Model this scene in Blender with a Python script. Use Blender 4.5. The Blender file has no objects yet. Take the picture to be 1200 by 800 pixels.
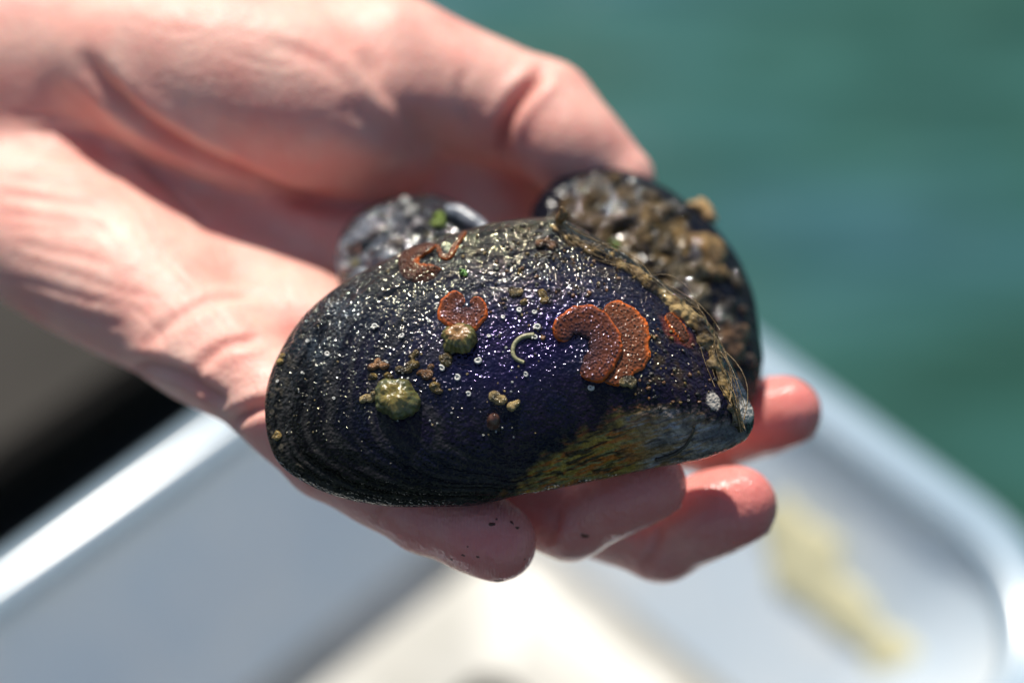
import bpy, math, random
import numpy as np
from mathutils import Vector, Matrix
from mathutils.bvhtree import BVHTree

random.seed(7); RNG = np.random.default_rng(7)
scn = bpy.context.scene
COL = scn.collection

# ------------------------------------------------------------------ camera, sky, sun, exposure
PITCH = math.radians(49.0)
DIST = 50.0                       # cm from the lens to the mussel in focus
FOCUS = np.array([0.0, 0.0, 75.0])  # cm, the mussel in focus above the water
RIGHT = np.array([1.0, 0, 0])
UP = np.array([0, math.sin(PITCH), math.cos(PITCH)])
BACK = np.array([0, -math.cos(PITCH), math.sin(PITCH)])
ROT = np.stack([RIGHT, UP, BACK])          # rows: axes of the camera frame
CAMP = FOCUS + DIST * BACK

cam_d = bpy.data.cameras.new('camera'); cam = bpy.data.objects.new('camera', cam_d); COL.objects.link(cam)
cam.location = CAMP * 0.01
cam.rotation_euler = (math.pi / 2 - PITCH, 0, 0)
cam_d.sensor_width = 36.0; cam_d.lens = 36 * DIST / 21.0
cam_d.clip_start = 0.02; cam_d.clip_end = 2000
cam_d.dof.use_dof = True; cam_d.dof.focus_distance = (DIST + 0.1) * 0.01
cam_d.dof.aperture_fstop = 3.9
scn.camera = cam

S_CAM = np.array([-0.15, 0.95, 0.23]); S_CAM /= np.linalg.norm(S_CAM)   # towards the sun
SUN = S_CAM @ ROT
w = bpy.data.worlds.new('World'); scn.world = w; w.use_nodes = True
nt = w.node_tree; bg = nt.nodes['Background']
sky = nt.nodes.new('ShaderNodeTexSky'); sky.sky_type = 'NISHITA'; sky.sun_disc = False
sky.sun_elevation = math.asin(SUN[2]); sky.sun_rotation = math.atan2(SUN[0], SUN[1])
nt.links.new(sky.outputs[0], bg.inputs[0]); bg.inputs[1].default_value = 0.078
sun_d = bpy.data.lights.new('sun', 'SUN'); sun_d.energy = 5.0; sun_d.angle = math.radians(0.5); sun_d.color = (1, 0.95, 0.87)
sun = bpy.data.objects.new('sun', sun_d); COL.objects.link(sun)
sun.rotation_euler = Vector(SUN).to_track_quat('Z', 'Y').to_euler(); sun.location = (0, 0, 3)
scn.view_settings.view_transform = 'Standard'; scn.view_settings.look = 'None'
scn.view_settings.exposure = 0.14; scn.view_settings.gamma = 1.0

# ------------------------------------------------------------------ helpers
PXS = 21.0 / 1200
def c3(x, y, wv):                  # a point of the place given in the lens frame (cm): photo pixel and height towards the lens
    x = np.asarray(x, float); y = np.asarray(y, float); wv = np.asarray(wv, float)
    f = (DIST - wv) / DIST
    return np.stack([(x - 600) * PXS * f, (400 - y) * PXS * f, wv + 0 * x], -1)
def to_px(p):
    f = DIST / (DIST - p[..., 2])
    return p[..., 0] * f / PXS + 600, 400 - p[..., 1] * f / PXS
def to_world(p): return p @ ROT + FOCUS
def nrm(v): return v / (np.linalg.norm(v, axis=-1, keepdims=True) + 1e-12)
def sstep(a, b, x):
    t = np.clip((x - a) / (b - a), 0, 1); return t * t * (3 - 2 * t)

def _hash(i, j, k, seed):
    n = (i * 374761393 + j * 668265263 + k * 2147483647 + seed * 974711) & 0xffffffff
    n = ((n ^ (n >> 13)) * 1274126177) & 0xffffffff
    n = ((n ^ (n >> 16)) * 2246822519) & 0xffffffff
    return ((n ^ (n >> 15)) & 0xffff) / 65535.0
def vnoise(p, scale=1.0, seed=0):
    q = p * scale + 100.0
    i = np.floor(q).astype(np.int64); f = q - i; f = f * f * (3 - 2 * f)
    out = 0
    for a in (0, 1):
        for b in (0, 1):
            for c in (0, 1):
                wgt = (f[:, 0] if a else 1 - f[:, 0]) * (f[:, 1] if b else 1 - f[:, 1]) * (f[:, 2] if c else 1 - f[:, 2])
                out = out + wgt * _hash(i[:, 0] + a, i[:, 1] + b, i[:, 2] + c, seed)
    return out
def fbm(p, scale=1.0, seed=0, octv=4):
    s = 0; a = 0.5; t = 0
    for o in range(octv):
        s = s + a * vnoise(p, scale * 2 ** o, seed + o * 17); t += a; a *= 0.5
    return s / t

def tag(o, label=None, cat=None, group=None, kind=None):
    if label: o['label'] = label
    if cat: o['category'] = cat
    if group: o['group'] = group
    if kind: o['kind'] = kind
    return o
def empty(name, loc_w):
    o = bpy.data.objects.new(name, None); COL.objects.link(o); o.empty_display_size = 0.01
    o.location = np.asarray(loc_w) * 0.01
    return o
def mk(name, V, faces, mat, parent=None, frame='cam', cols=None, uv=None, smooth=True, origin=None):
    """V in cm (lens frame or world); faces (n,4)/(n,3) array or list; ONE mesh object"""
    V = np.asarray(V, float)
    Wd = to_world(V) if frame == 'cam' else V
    if parent is not None: org = np.array(parent['_org'])
    else:
        org = np.array([Wd[:, 0].mean(), Wd[:, 1].mean(), Wd[:, 2].min()]) if origin is None else np.asarray(origin)
    L = (Wd - org) * 0.01
    me = bpy.data.meshes.new(name)
    fl = faces if isinstance(faces, list) else [faces]
    fl = [np.asarray(f, np.int32) for f in fl if len(f)]
    me.vertices.add(len(L)); me.vertices.foreach_set('co', L.astype(np.float32).ravel())
    nl = sum(f.size for f in fl); npol = sum(len(f) for f in fl)
    me.loops.add(nl); me.polygons.add(npol)
    li = np.concatenate([f.ravel() for f in fl])
    tot = np.concatenate([np.full(len(f), f.shape[1], np.int32) for f in fl])
    st = np.concatenate([[0], np.cumsum(tot)[:-1]]).astype(np.int32)
    me.loops.foreach_set('vertex_index', li)
    me.polygons.foreach_set('loop_start', st); me.polygons.foreach_set('loop_total', tot)
    me.polygons.foreach_set('use_smooth', np.full(npol, smooth))
    me.update(calc_edges=True); me.validate()
    if cols:
        for nm, c in cols.items():
            at = me.color_attributes.new(nm, 'FLOAT_COLOR', 'POINT')
            c4 = np.ones((len(L), 4), np.float32); c4[:, :c.shape[1]] = c
            at.data.foreach_set('color', c4.ravel())
    if uv is not None:
        ul = me.uv_layers.new(name='UVMap'); ul.data.foreach_set('uv', np.asarray(uv, np.float32)[li].ravel())
    if mat: me.materials.append(mat)
    o = bpy.data.objects.new(name, me); COL.objects.link(o)
    if parent is not None:
        o.parent = parent
    else:
        o.location = org * 0.01
    o['_org'] = [float(v) for v in org]
    return o
def thing(name, p_w):
    o = empty(name, p_w); o['_org'] = [float(v) for v in p_w]; return o
def grid_faces(n, m, closed_n=False, closed_m=False, flip=False):
    i = np.arange(n if closed_n else n - 1)[:, None]; j = np.arange(m if closed_m else m - 1)[None, :]
    i2 = (i + 1) % n; j2 = (j + 1) % m
    f = np.stack(np.broadcast_arrays(i * m + j, i2 * m + j, i2 * m + j2, i * m + j2), -1).reshape(-1, 4)
    return f[:, ::-1] if flip else f
def merge(parts):
    Vs, Fs, n = [], [], 0
    for V, F in parts:
        Vs.append(V); Fs.append(np.asarray(F) + n); n += len(V)
    k = {}
    for f in Fs: k.setdefault(f.shape[1], []).append(f)
    return np.concatenate(Vs), [np.concatenate(a) for a in k.values()]
def catmull(P, n, closed=False):
    P = np.asarray(P, float); N = len(P)
    seg = N if closed else N - 1
    t = np.linspace(0, seg, n, endpoint=not closed); i = np.minimum(t.astype(int), seg - 1); f = (t - i)[:, None]
    g = (lambda k: P[(i + k) % N]) if closed else (lambda k: P[np.clip(i + k, 0, N - 1)])
    p0, p1, p2, p3 = g(-1), g(0), g(1), g(2)
    return 0.5 * (2 * p1 + (p2 - p0) * f + (2 * p0 - 5 * p1 + 4 * p2 - p3) * f ** 2 + (3 * p1 - p0 - 3 * p2 + p3) * f ** 3)
def resample(P, n, closed=False):
    Q = np.vstack([P, P[:1]]) if closed else P
    d = np.concatenate([[0], np.cumsum(np.linalg.norm(np.diff(Q, axis=0), axis=1))])
    t = np.linspace(0, d[-1], n, endpoint=not closed)
    return np.stack([np.interp(t, d, Q[:, k]) for k in range(Q.shape[1])], -1)
def tube(P, R, seg=8, cap=True):
    P = np.asarray(P, float); n = len(P); R = np.broadcast_to(np.asarray(R, float), (n,))
    T = nrm(np.gradient(P, axis=0))
    a = np.array([0.31, 0.52, 0.79]); V = []
    for k in range(n):
        s1 = nrm(np.cross(T[k], a)); s2 = np.cross(T[k], s1); a = -np.cross(T[k], s1) if k == 0 else a
        th = np.linspace(0, 2 * np.pi, seg, endpoint=False)[:, None]
        V.append(P[k] + R[k] * (np.cos(th) * s1 + np.sin(th) * s2))
    V = np.concatenate(V); F = grid_faces(n, seg, closed_m=True)
    if cap:
        V = np.vstack([V, P[:1] - T[0] * R[0] * .5, P[-1:] + T[-1] * R[-1] * .5]); e = n * seg
        j = np.arange(seg); j2 = (j + 1) % seg
        F = np.vstack([F, np.stack([np.full(seg, e), j2, j, j], -1)[:, [0, 1, 2, 2]], np.stack([np.full(seg, e + 1), (n - 1) * seg + j, (n - 1) * seg + j2, (n - 1) * seg + j2], -1)])
        quads = F[:len(F) - 2 * seg]; tris = F[len(F) - 2 * seg:, :3]
        return V, quads, tris
    return V, F, np.zeros((0, 3), int)
def merge3(parts):
    Vs, Q, T, n = [], [], [], 0
    for V, q, t in parts:
        Vs.append(V)
        if len(q): Q.append(np.asarray(q) + n)
        if len(t): T.append(np.asarray(t) + n)
        n += len(V)
    return np.concatenate(Vs), [np.concatenate(a) for a in (Q, T) if a]
_ico = None
def ico():
    global _ico
    if _ico is None:
        import bmesh
        bm = bmesh.new(); bmesh.ops.create_icosphere(bm, subdivisions=3, radius=1)
        V = np.array([v.co[:] for v in bm.verts]); F = np.array([[v.index for v in f.verts] for f in bm.faces]); bm.free()
        _ico = (V, F)
    return _ico
def lump(c, r, n=None, seed=0, rough=0.35, flat=0.7):
    """a small irregular crumb, squashed along n"""
    V, F = ico(); V = V.copy()
    d = 1 + rough * 2 * (fbm(V + seed * 3.7, 1.3, seed, 3) - 0.5) + rough * 1.3 * (fbm(V + seed * 1.7, 4.0, seed + 3, 3) - 0.5)
    V = V * d[:, None] * (np.asarray(r) if np.ndim(r) else r)
    if n is not None:
        n = nrm(np.asarray(n)); V = V - (1 - flat) * (V @ n)[:, None] * n
    return V + c, np.zeros((0, 4), int), F

# ------------------------------------------------------------------ material helpers
class NT:
    def __init__(s, name):
        s.m = bpy.data.materials.new(name); s.m.use_nodes = True; s.t = s.m.node_tree
        s.b = s.t.nodes['Principled BSDF']; s.out = s.t.nodes['Material Output']
    def n(s, ty, **kw):
        nd = s.t.nodes.new(ty)
        for k, v in kw.items(): setattr(nd, k, v)
        return nd
    def l(s, a, b): s.t.links.new(a, b)
    def set(s, **kw):
        for k, v in kw.items():
            i = s.b.inputs[k.replace('_', ' ')]
            i.default_value = (*v, 1) if isinstance(v, tuple) and len(v) == 3 and i.type == 'RGBA' else v
        return s
    def attr(s, nm): return s.n('ShaderNodeVertexColor', layer_name=nm).outputs[0]
    def noise(s, scale, detail=3, rough=.5, coord='Object', stretch=None, dist=0.0):
        tc = s.n('ShaderNodeTexCoord'); o = tc.outputs[coord]
        if stretch:
            mp = s.n('ShaderNodeMapping'); mp.inputs['Scale'].default_value = stretch; s.l(o, mp.inputs[0]); o = mp.outputs[0]
        t = s.n('ShaderNodeTexNoise'); t.inputs['Scale'].default_value = scale; t.inputs['Detail'].default_value = detail
        t.inputs['Roughness'].default_value = rough; t.inputs['Distortion'].default_value = dist; s.l(o, t.inputs['Vector']); return t.outputs['Fac']
    def voro(s, scale, feature='F1', smooth=None):
        tc = s.n('ShaderNodeTexCoord'); t = s.n('ShaderNodeTexVoronoi', feature=feature); t.inputs['Scale'].default_value = scale
        s.l(tc.outputs['Object'], t.inputs['Vector']); return t.outputs['Distance']
    def math(s, op, a, b=None):
        m = s.n('ShaderNodeMath', operation=op)
        for i, v in enumerate((a, b)):
            if v is None: continue
            if isinstance(v, (int, float)): m.inputs[i].default_value = v
            else: s.l(v, m.inputs[i])
        return m.outputs[0]
    def mix(s, f, a, b, mode='MIX'):
        m = s.n('ShaderNodeMix', data_type='RGBA', blend_type=mode)
        for i, v in ((0, f), (6, a), (7, b)):
            if isinstance(v, (int, float)): m.inputs[i].default_value = v
            elif isinstance(v, tuple): m.inputs[i].default_value = (*v, 1)
            else: s.l(v, m.inputs[i])
        return m.outputs[2]
    def ramp(s, f, stops):
        r = s.n('ShaderNodeValToRGB'); e = r.color_ramp.elements
        while len(e) < len(stops): e.new(0.5)
        for el, (p, c) in zip(e, stops): el.position = p; el.color = (*c, 1)
        s.l(f, r.inputs[0]); return r.outputs[0]
    def bump(s, h, dist, strength=1.0, prev=None):
        b = s.n('ShaderNodeBump'); b.inputs['Distance'].default_value = dist; b.inputs['Strength'].default_value = strength
        s.l(h, b.inputs['Height'])
        if prev is not None: s.l(prev, b.inputs['Normal'])
        return b.outputs[0]
    def done(s, base=None, normal=None, **lk):
        if base is not None: s.l(base, s.b.inputs['Base Color'])
        if normal is not None: s.l(normal, s.b.inputs['Normal'])
        for k, v in lk.items(): s.l(v, s.b.inputs[k.replace('_', ' ')])
        return s.m

def mat_skin():
    t = NT('skin').set(Roughness=.42, Subsurface_Weight=.35, Subsurface_Scale=.005, Specular_IOR_Level=.45)
    t.b.inputs['Subsurface Radius'].default_value = (1.0, .32, .16)
    n1 = t.noise(420, 3, .55); n2 = t.voro(900)
    wv = t.n('ShaderNodeTexWave'); tc = t.n('ShaderNodeTexCoord'); t.l(tc.outputs['Object'], wv.inputs['Vector'])
    for k_, v_ in (('Scale', 480), ('Distortion', 9), ('Detail', 1.5), ('Detail Scale', .25)): wv.inputs[k_].default_value = v_
    nm = t.bump(n1, .0006, .5); nm = t.bump(n2, .00022, .5, nm); nm = t.bump(t.math('MULTIPLY', wv.outputs['Fac'], t.attr('Print')), .00007, .8, nm)
    mot = t.noise(70, 4, .6)
    c = t.mix(t.ramp(mot, [(.38, (0, 0, 0)), (.68, (.8, .8, .8))]), t.attr('Col'), t.mix(1.0, t.attr('Col'), (1.0, .72, .72), 'MULTIPLY'))
    rg = t.ramp(t.noise(160, 3), [(.35, (.46,) * 3), (.7, (.62,) * 3)])
    wet = t.attr('Wet'); rr = t.mix(wet, rg, (.15, .15, .15))
    return t.done(c, nm, Roughness=rr)
def mat_nail():
    t = NT('fingernail').set(Roughness=.22, Subsurface_Weight=.2, Subsurface_Scale=.002, Base_Color=(.74, .5, .45))
    return t.m
def mat_shell(name, sparkle=1.0, rough=.06, scale=1580, spec=.85):
    t = NT(name).set(Specular_IOR_Level=spec)
    v1 = t.voro(scale, 'SMOOTH_F1'); v2 = t.voro(scale * .6, 'SMOOTH_F1'); n2 = t.noise(scale * .22, 3, .6); n3 = t.noise(scale * .8, 1, .5)
    h = t.math('ADD', v1, t.math('ADD', t.math('MULTIPLY', v2, .9), t.math('MULTIPLY', n3, .9)))
    nm = t.bump(h, .62 * sparkle / scale, .9)
    t.l(t.attr('Tint'), t.b.inputs['Specular Tint'])
    rg = t.ramp(n2, [(.3, (rough * .7,) * 3), (.75, (rough * 2.0,) * 3)])
    gr = t.mix(t.ramp(t.noise(1100, 3, .7), [(.35, (0, 0, 0)), (.65, (.8,) * 3)]), t.mix(1.0, t.attr('Col'), (.45, .45, .5), 'MULTIPLY'), t.attr('Col'))
    return t.done(gr, nm, Roughness=rg)
def mat_attr(name, rough=.3, bump_scale=900, bump_d=.0005, sss=0.0, spec=.5, grain=.5):
    t = NT(name).set(Roughness=rough, Specular_IOR_Level=spec)
    if sss: t.set(Subsurface_Weight=sss, Subsurface_Scale=.001)
    n = t.noise(bump_scale, 4, .6)
    c = t.mix(grain, t.attr('Col'), t.mix(1.0, t.attr('Col'), t.ramp(n, [(.3, (.35,) * 3), (.7, (1.5,) * 3)]), 'MULTIPLY'))
    return t.done(c, t.bump(n, bump_d, .8))
def mat_plain(name, col, rough=.35, bump_scale=800, bump_d=.0004, var=.35, spec=.5, sss=0.0):
    t = NT(name).set(Roughness=rough, Specular_IOR_Level=spec)
    if sss: t.set(Subsurface_Weight=sss, Subsurface_Scale=.001)
    n = t.noise(bump_scale, 4, .6)
    lo = tuple(c * (1 - var) for c in col); hi = tuple(min(1, c * (1 + var)) for c in col)
    return t.done(t.ramp(n, [(.3, lo), (.7, hi)]), t.bump(n, bump_d, .8))

# ------------------------------------------------------------------ water
def build_water():
    t = NT('water').set(Roughness=.10, IOR=1.33, Specular_IOR_Level=.75)
    big = t.noise(3.2, 3, .55, stretch=(.45, 1.2, 1))
    col = t.ramp(big, [(.33, (.022, .078, .050)), (.5, (.027, .098, .080)), (.66, (.042, .125, .150))])
    col = t.mix(1.0, col, t.ramp(t.noise(17, 4, .6, stretch=(.30, 1.4, 1), dist=.6), [(.37, (.62, .70, .66)), (.63, (1.30, 1.24, 1.30))]), 'MULTIPLY')  # sky reflection on the ripples put into the colour as paler and darker streaks
    w1 = t.noise(11, 3, .5, stretch=(.5, 1.5, 1), dist=.4); w2 = t.noise(34, 3, .55, stretch=(.55, 1.4, 1), dist=.3)
    nm = t.bump(w1, .015, .7); nm = t.bump(w2, .004, .6, nm)
    m = t.done(col, nm)
    # one sheet out to the horizon, finer near the tub
    xs = np.concatenate([-np.geomspace(40000, 100, 14), np.linspace(-80, 80, 9), np.geomspace(100, 40000, 14)])
    X, Y = np.meshgrid(xs, xs + 60, indexing='ij')
    o = mk('water', np.stack([X, Y, 0 * X], -1).reshape(-1, 3), grid_faces(len(xs), len(xs)), m, frame='world', origin=(0, 0, 0))
    tag(o, kind='structure')
build_water()

# ------------------------------------------------------------------ tub, deck, board
RIM_Z = FOCUS[2] - 26.0
def hit(x, y, z):
    d = np.array([(x - 600) * PXS, (400 - y) * PXS, -DIST]) @ ROT
    return CAMP + d * (z - CAMP[2]) / d[2]
A0 = hit(0, 650, RIM_Z); A1 = hit(225, 492, RIM_Z); B0 = hit(894, 396, RIM_Z); B1 = hit(1200, 616, RIM_Z)
E1 = nrm((A1 - A0)[:2]); E2 = np.array([E1[1], -E1[0]])
_t = np.linalg.solve(np.stack([E1, -E2], 1), ((B0 + B1) / 2 - A0)[:2])
CORNER = A0[:2] + E1 * _t[0]
L1, L2 = 46.0, 27.6
TUB_H = 8.0
def tub_pt(a, b, z):              # a back along -E1, b along E2 from the far corner
    return np.concatenate([CORNER - E1 * a + E2 * b, [z]])
def rrect(ia, ib, rad, n=14):
    pts = []
    for cx, cy, a0 in ((L1 - ia - rad, L2 - ib - rad, 0), (ia + rad, L2 - ib - rad, 90), (ia + rad, ib + rad, 180), (L1 - ia - rad, ib + rad, 270)):
        for k in range(n):
            th = math.radians(a0 + 90 * k / (n - 1)); pts.append((cx + rad * math.cos(th), cy + rad * math.sin(th)))
    return np.array(pts)
def loft(rings):                  # (inset of the end walls, inset of the side walls, corner radius, z)
    V = []; n = None
    for ia, ib, rad, z in rings:
        p = rrect(ia, ib, rad); n = len(p)
        V.append(np.array([tub_pt(a, b, z) for a, b in p]))
    return np.concatenate(V), grid_faces(len(rings), n, closed_m=True), n
def mat_tub(name, f_trans, f_clear, clear=(.80, .90, .97), lo=(.72, .83, .91), hi=(.88, .92, .93)):
    t = NT(name).set(Roughness=.28, Specular_IOR_Level=.5)
    n = t.noise(22, 4, .6); c = t.ramp(n, [(.3, lo), (.7, hi)])
    t.l(c, t.b.inputs['Base Color']); t.l(t.bump(t.noise(60, 3), .001, .3), t.b.inputs['Normal'])
    tr = t.n('ShaderNodeBsdfTranslucent'); tr.inputs[0].default_value = (.80, .88, .95, 1)
    gl = t.n('ShaderNodeBsdfTransparent'); gl.inputs[0].default_value = (*clear, 1)
    m1 = t.n('ShaderNodeMixShader'); m1.inputs[0].default_value = f_trans
    t.l(t.b.outputs[0], m1.inputs[1]); t.l(tr.outputs[0], m1.inputs[2])
    m2 = t.n('ShaderNodeMixShader'); m2.inputs[0].default_value = f_clear
    t.l(m1.outputs[0], m2.inputs[1]); t.l(gl.outputs[0], m2.inputs[2])
    t.l(m2.outputs[0], t.out.inputs[0]); return t.m
MT = mat_tub('milky_plastic', .16, .03); MT_OUT = mat_tub('clear_outer_plastic', .3, .75, (.95, .97, 1)); MT_FLOOR = mat_tub('cream_floor_plastic', .05, .0, lo=(.52, .50, .43), hi=(.74, .72, .66))
def build_tub():
    zb = RIM_Z - TUB_H
    ct = np.append(CORNER - E1 * L1 / 2 + E2 * L2 / 2, zb)
    root = thing('plastic_tub', ct)
    tag(root, 'translucent milky white plastic tub, open, below the hand beside the green water', 'tub')
    ta, tb = 7.6, 5.4; th = .22; ma, mb_ = (1.75 + ta) / 2, (1.75 + tb) / 2; zm = zb + TUB_H * .5
    V, F, n = loft([(ta + 1.2, tb + 1.2, 2.2, zb), (ta + .3, tb + .3, 2.4, zb + .25), (ta, tb, 2.6, zb + .9), (ma, mb_, 3.8, zm), (1.75, 1.75, 5.2, RIM_Z - 1.0), (1.6, 1.6, 5.3, RIM_Z - .25)])
    Vi, Fi, _ = loft([(1.6 + th, 1.6 + th, 5.1, RIM_Z - .25), (1.75 + th, 1.75 + th, 5.0, RIM_Z - 1.0), (ma + th, mb_ + th, 3.6, zm), (ta + th, tb + th, 2.4, zb + .95)])
    j = np.arange(n); j2 = (j + 1) % n; nO = len(V)
    link = np.stack([nO - n + j, nO - n + j2, nO + j2, nO + j], -1)
    Vall = np.vstack([V, Vi]); o = mk('tub_wall', Vall, [np.vstack([F, Fi + nO, link])], MT, root, frame='world')
    o.data.materials.append(MT_OUT); mi = np.zeros(len(o.data.polygons), np.int32); mi[:len(F)] = 1; o.data.polygons.foreach_set('material_index', mi)
    # floor pan, thicker and more opaque
    ctr = CORNER - E1 * L1 / 2 + E2 * L2 / 2
    Vf, Ff, n = loft([(ta + .02 + th, tb + .02 + th, 2.45, zb + .92), (ta + .3 + th, tb + .3 + th, 2.2, zb + .5), (ta + 1.3 + th, tb + 1.3 + th, 2.0, zb + .28), (ta + 5, tb + 5, 1.0, zb + .24)])
    m_ = len(Vf); Vall = np.vstack([Vf, [np.append(ctr, zb + .24)]])
    cap = np.stack([m_ - n + j, m_ - n + j2, np.full(n, m_)], -1)
    mk('tub_floor', Vall, [Ff, cap], MT_FLOOR, root, frame='world')
    # rim: a rolled flange
    V, F, n = loft([(i_, i_, r_, RIM_Z + z_) for i_, r_, z_ in [(1.7, 5.2, -.24), (1.9, 5.0, 0), (1.6, 5.3, .22), (1.0, 5.9, .30), (.35, 6.5, .22), (0, 6.8, -.1), (.02, 6.8, -1.0), (.25, 6.6, -1.0), (.3, 6.5, -.2), (1.0, 5.9, -.05)]])
    mk('rim', V, grid_faces(10, n, closed_n=True, closed_m=True), MR, root, frame='world')
    # two stiffening ribs moulded in the floor
    for b0 in (16.0, 20.0):
        P = np.array([tub_pt(a, b0, zb + .28) for a in np.linspace(12, 38, 30)])
        V, q, tr = tube(P, .35, 8); V[:, 2] = zb + .28 + (V[:, 2] - zb - .28) * .7
        mk('floor_rib', V, [q, tr], MT_FLOOR, root, frame='world')
    return zb
tr_ = NT('rim_plastic').set(Roughness=.2, Specular_IOR_Level=.5, Base_Color=(.30, .40, .48)); MR = tr_.m
TUB_B = build_tub()
def build_yellow():
    # a flat pale yellow strip along the inner wall of the tub
    pts = [(905, 590), (935, 640), (968, 690), (1022, 742), (1066, 800), (1120, 880)]
    nw = nrm(np.append(-E1 * TUB_H, 5.85)); q0 = tub_pt((1.75 + 7.6) / 2 + .22, 10, TUB_B + TUB_H * .5); L = []
    for x, y in pts:
        d = np.array([(x - 600) * PXS, (400 - y) * PXS, -DIST]) @ ROT; L.append(CAMP + d * (((q0 - CAMP) @ nw) / (d @ nw)) + nw * .12)
    P = resample(catmull(np.array(L), 60), 48); T = nrm(np.gradient(P, axis=0))
    side = nrm(np.cross(T, nw)); wd = 1.05 + .3 * np.sin(np.linspace(0, 9, 48)) + .15 * np.sin(np.linspace(1, 31, 48)) + RNG.normal(0, .06, 48) ; wd[:10] *= np.linspace(.5, 1, 10)
    prof = [(-1, .01), (-.95, .05), (-.4, .07), (.4, .07), (.95, .05), (1, .01), (.9, -.03), (-.9, -.03)]
    V = np.stack([P + side * (a * wd)[:, None] + nw * h for a, h in prof], 1).reshape(-1, 3)
    m = mat_plain('pale_yellow_strip', (.82, .75, .46), .7, 300, .0006, .2)
    o = mk('yellow_strip', V, grid_faces(48, 8, closed_m=True), m, frame='world')
    tag(o, 'pale yellow strap lying on the sloping right inside wall of the plastic tub', 'strip')
build_yellow()
def build_deck():
    zd = TUB_B
    def quad_slab(name, a0, a1, b0, b1, z0, z1, mat, bev=.6):
        ring = lambda s: [(a0 + s, b0 + s), (a1 - s, b0 + s), (a1 - s, b1 - s), (a0 + s, b1 - s)]
        V = [tub_pt(a, b, z0) for a, b in ring(0)] + [tub_pt(a, b, z1 - bev) for a, b in ring(0)] + [tub_pt(a, b, z1 - bev * .3) for a, b in ring(bev * .3)] + [tub_pt(a, b, z1) for a, b in ring(bev)]
        F = grid_faces(4, 4, closed_m=True); F = np.vstack([F, [[12, 13, 14, 15], [3, 2, 1, 0]]])
        return mk(name, np.array(V), F, mat, frame='world', smooth=False)
    md = mat_plain('black_green_rubber', (.006, .011, .009), .55, 120, .001, .5)
    o = quad_slab('boat_deck', -4.6, 160, -150, 90, zd - 6, zd - .02, md); tag(o, kind='structure')
    # hull side under the deck down to the water
    mh = mat_plain('grey_hull_paint', (.16, .17, .17), .4, 40, .001, .2)
    o = quad_slab('boat_hull', -3.8, 158, -148, 88, -10, zd - 6.05, mh); tag(o, kind='structure')
    # weathered seat board beyond the left rim of the tub
    root = thing('boat_seat', tub_pt(30, -17, zd - .02))
    tag(root, 'weathered brown-grey wooden boat seat beyond the tub, left of the hand', 'seat')
    mb = NT('weathered_wood').set(Roughness=.75, Specular_IOR_Level=.25)
    n = mb.noise(30, 5, .6, stretch=(1, 1, 1)); c = mb.ramp(n, [(.3, (.022, .019, .015)), (.7, (.038, .033, .027))])
    mw = mb.done(c, mb.bump(n, .002, .6))
    for k in range(1):
        b1 = SEAT_B; a0, a1 = -3, 120
        z1 = zd + 3.2; z0 = zd + .9; bev = .5; b0 = b1 - 44
        ring = lambda s: [(a0 + s, b0 + s), (a1 - s, b0 + s), (a1 - s, b1 - s), (a0 + s, b1 - s)]
        V = [tub_pt(a, b, z0) for a, b in ring(0)] + [tub_pt(a, b, z1 - bev) for a, b in ring(0)] + [tub_pt(a, b, z1) for a, b in ring(bev)]
        F = np.vstack([grid_faces(3, 4, closed_m=True), [[8, 9, 10, 11], [3, 2, 1, 0]]])
        mk('seat_board', np.array(V), F, mw, root, frame='world', smooth=False)
    for a in (4, 60, 112):
        ring = [(a, SEAT_B - 40), (a + 5, SEAT_B - 40), (a + 5, SEAT_B - 2), (a, SEAT_B - 2)]
        V = [tub_pt(x, y, zd - .02) for x, y in ring] + [tub_pt(x, y, zd + .9) for x, y in ring]
        F = np.vstack([grid_faces(2, 4, closed_m=True), [[4, 5, 6, 7], [3, 2, 1, 0]]])
        mk('seat_batten', np.array(V), F, mw, root, frame='world', smooth=False)
SEAT_B = -6.9
build_deck()

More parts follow.
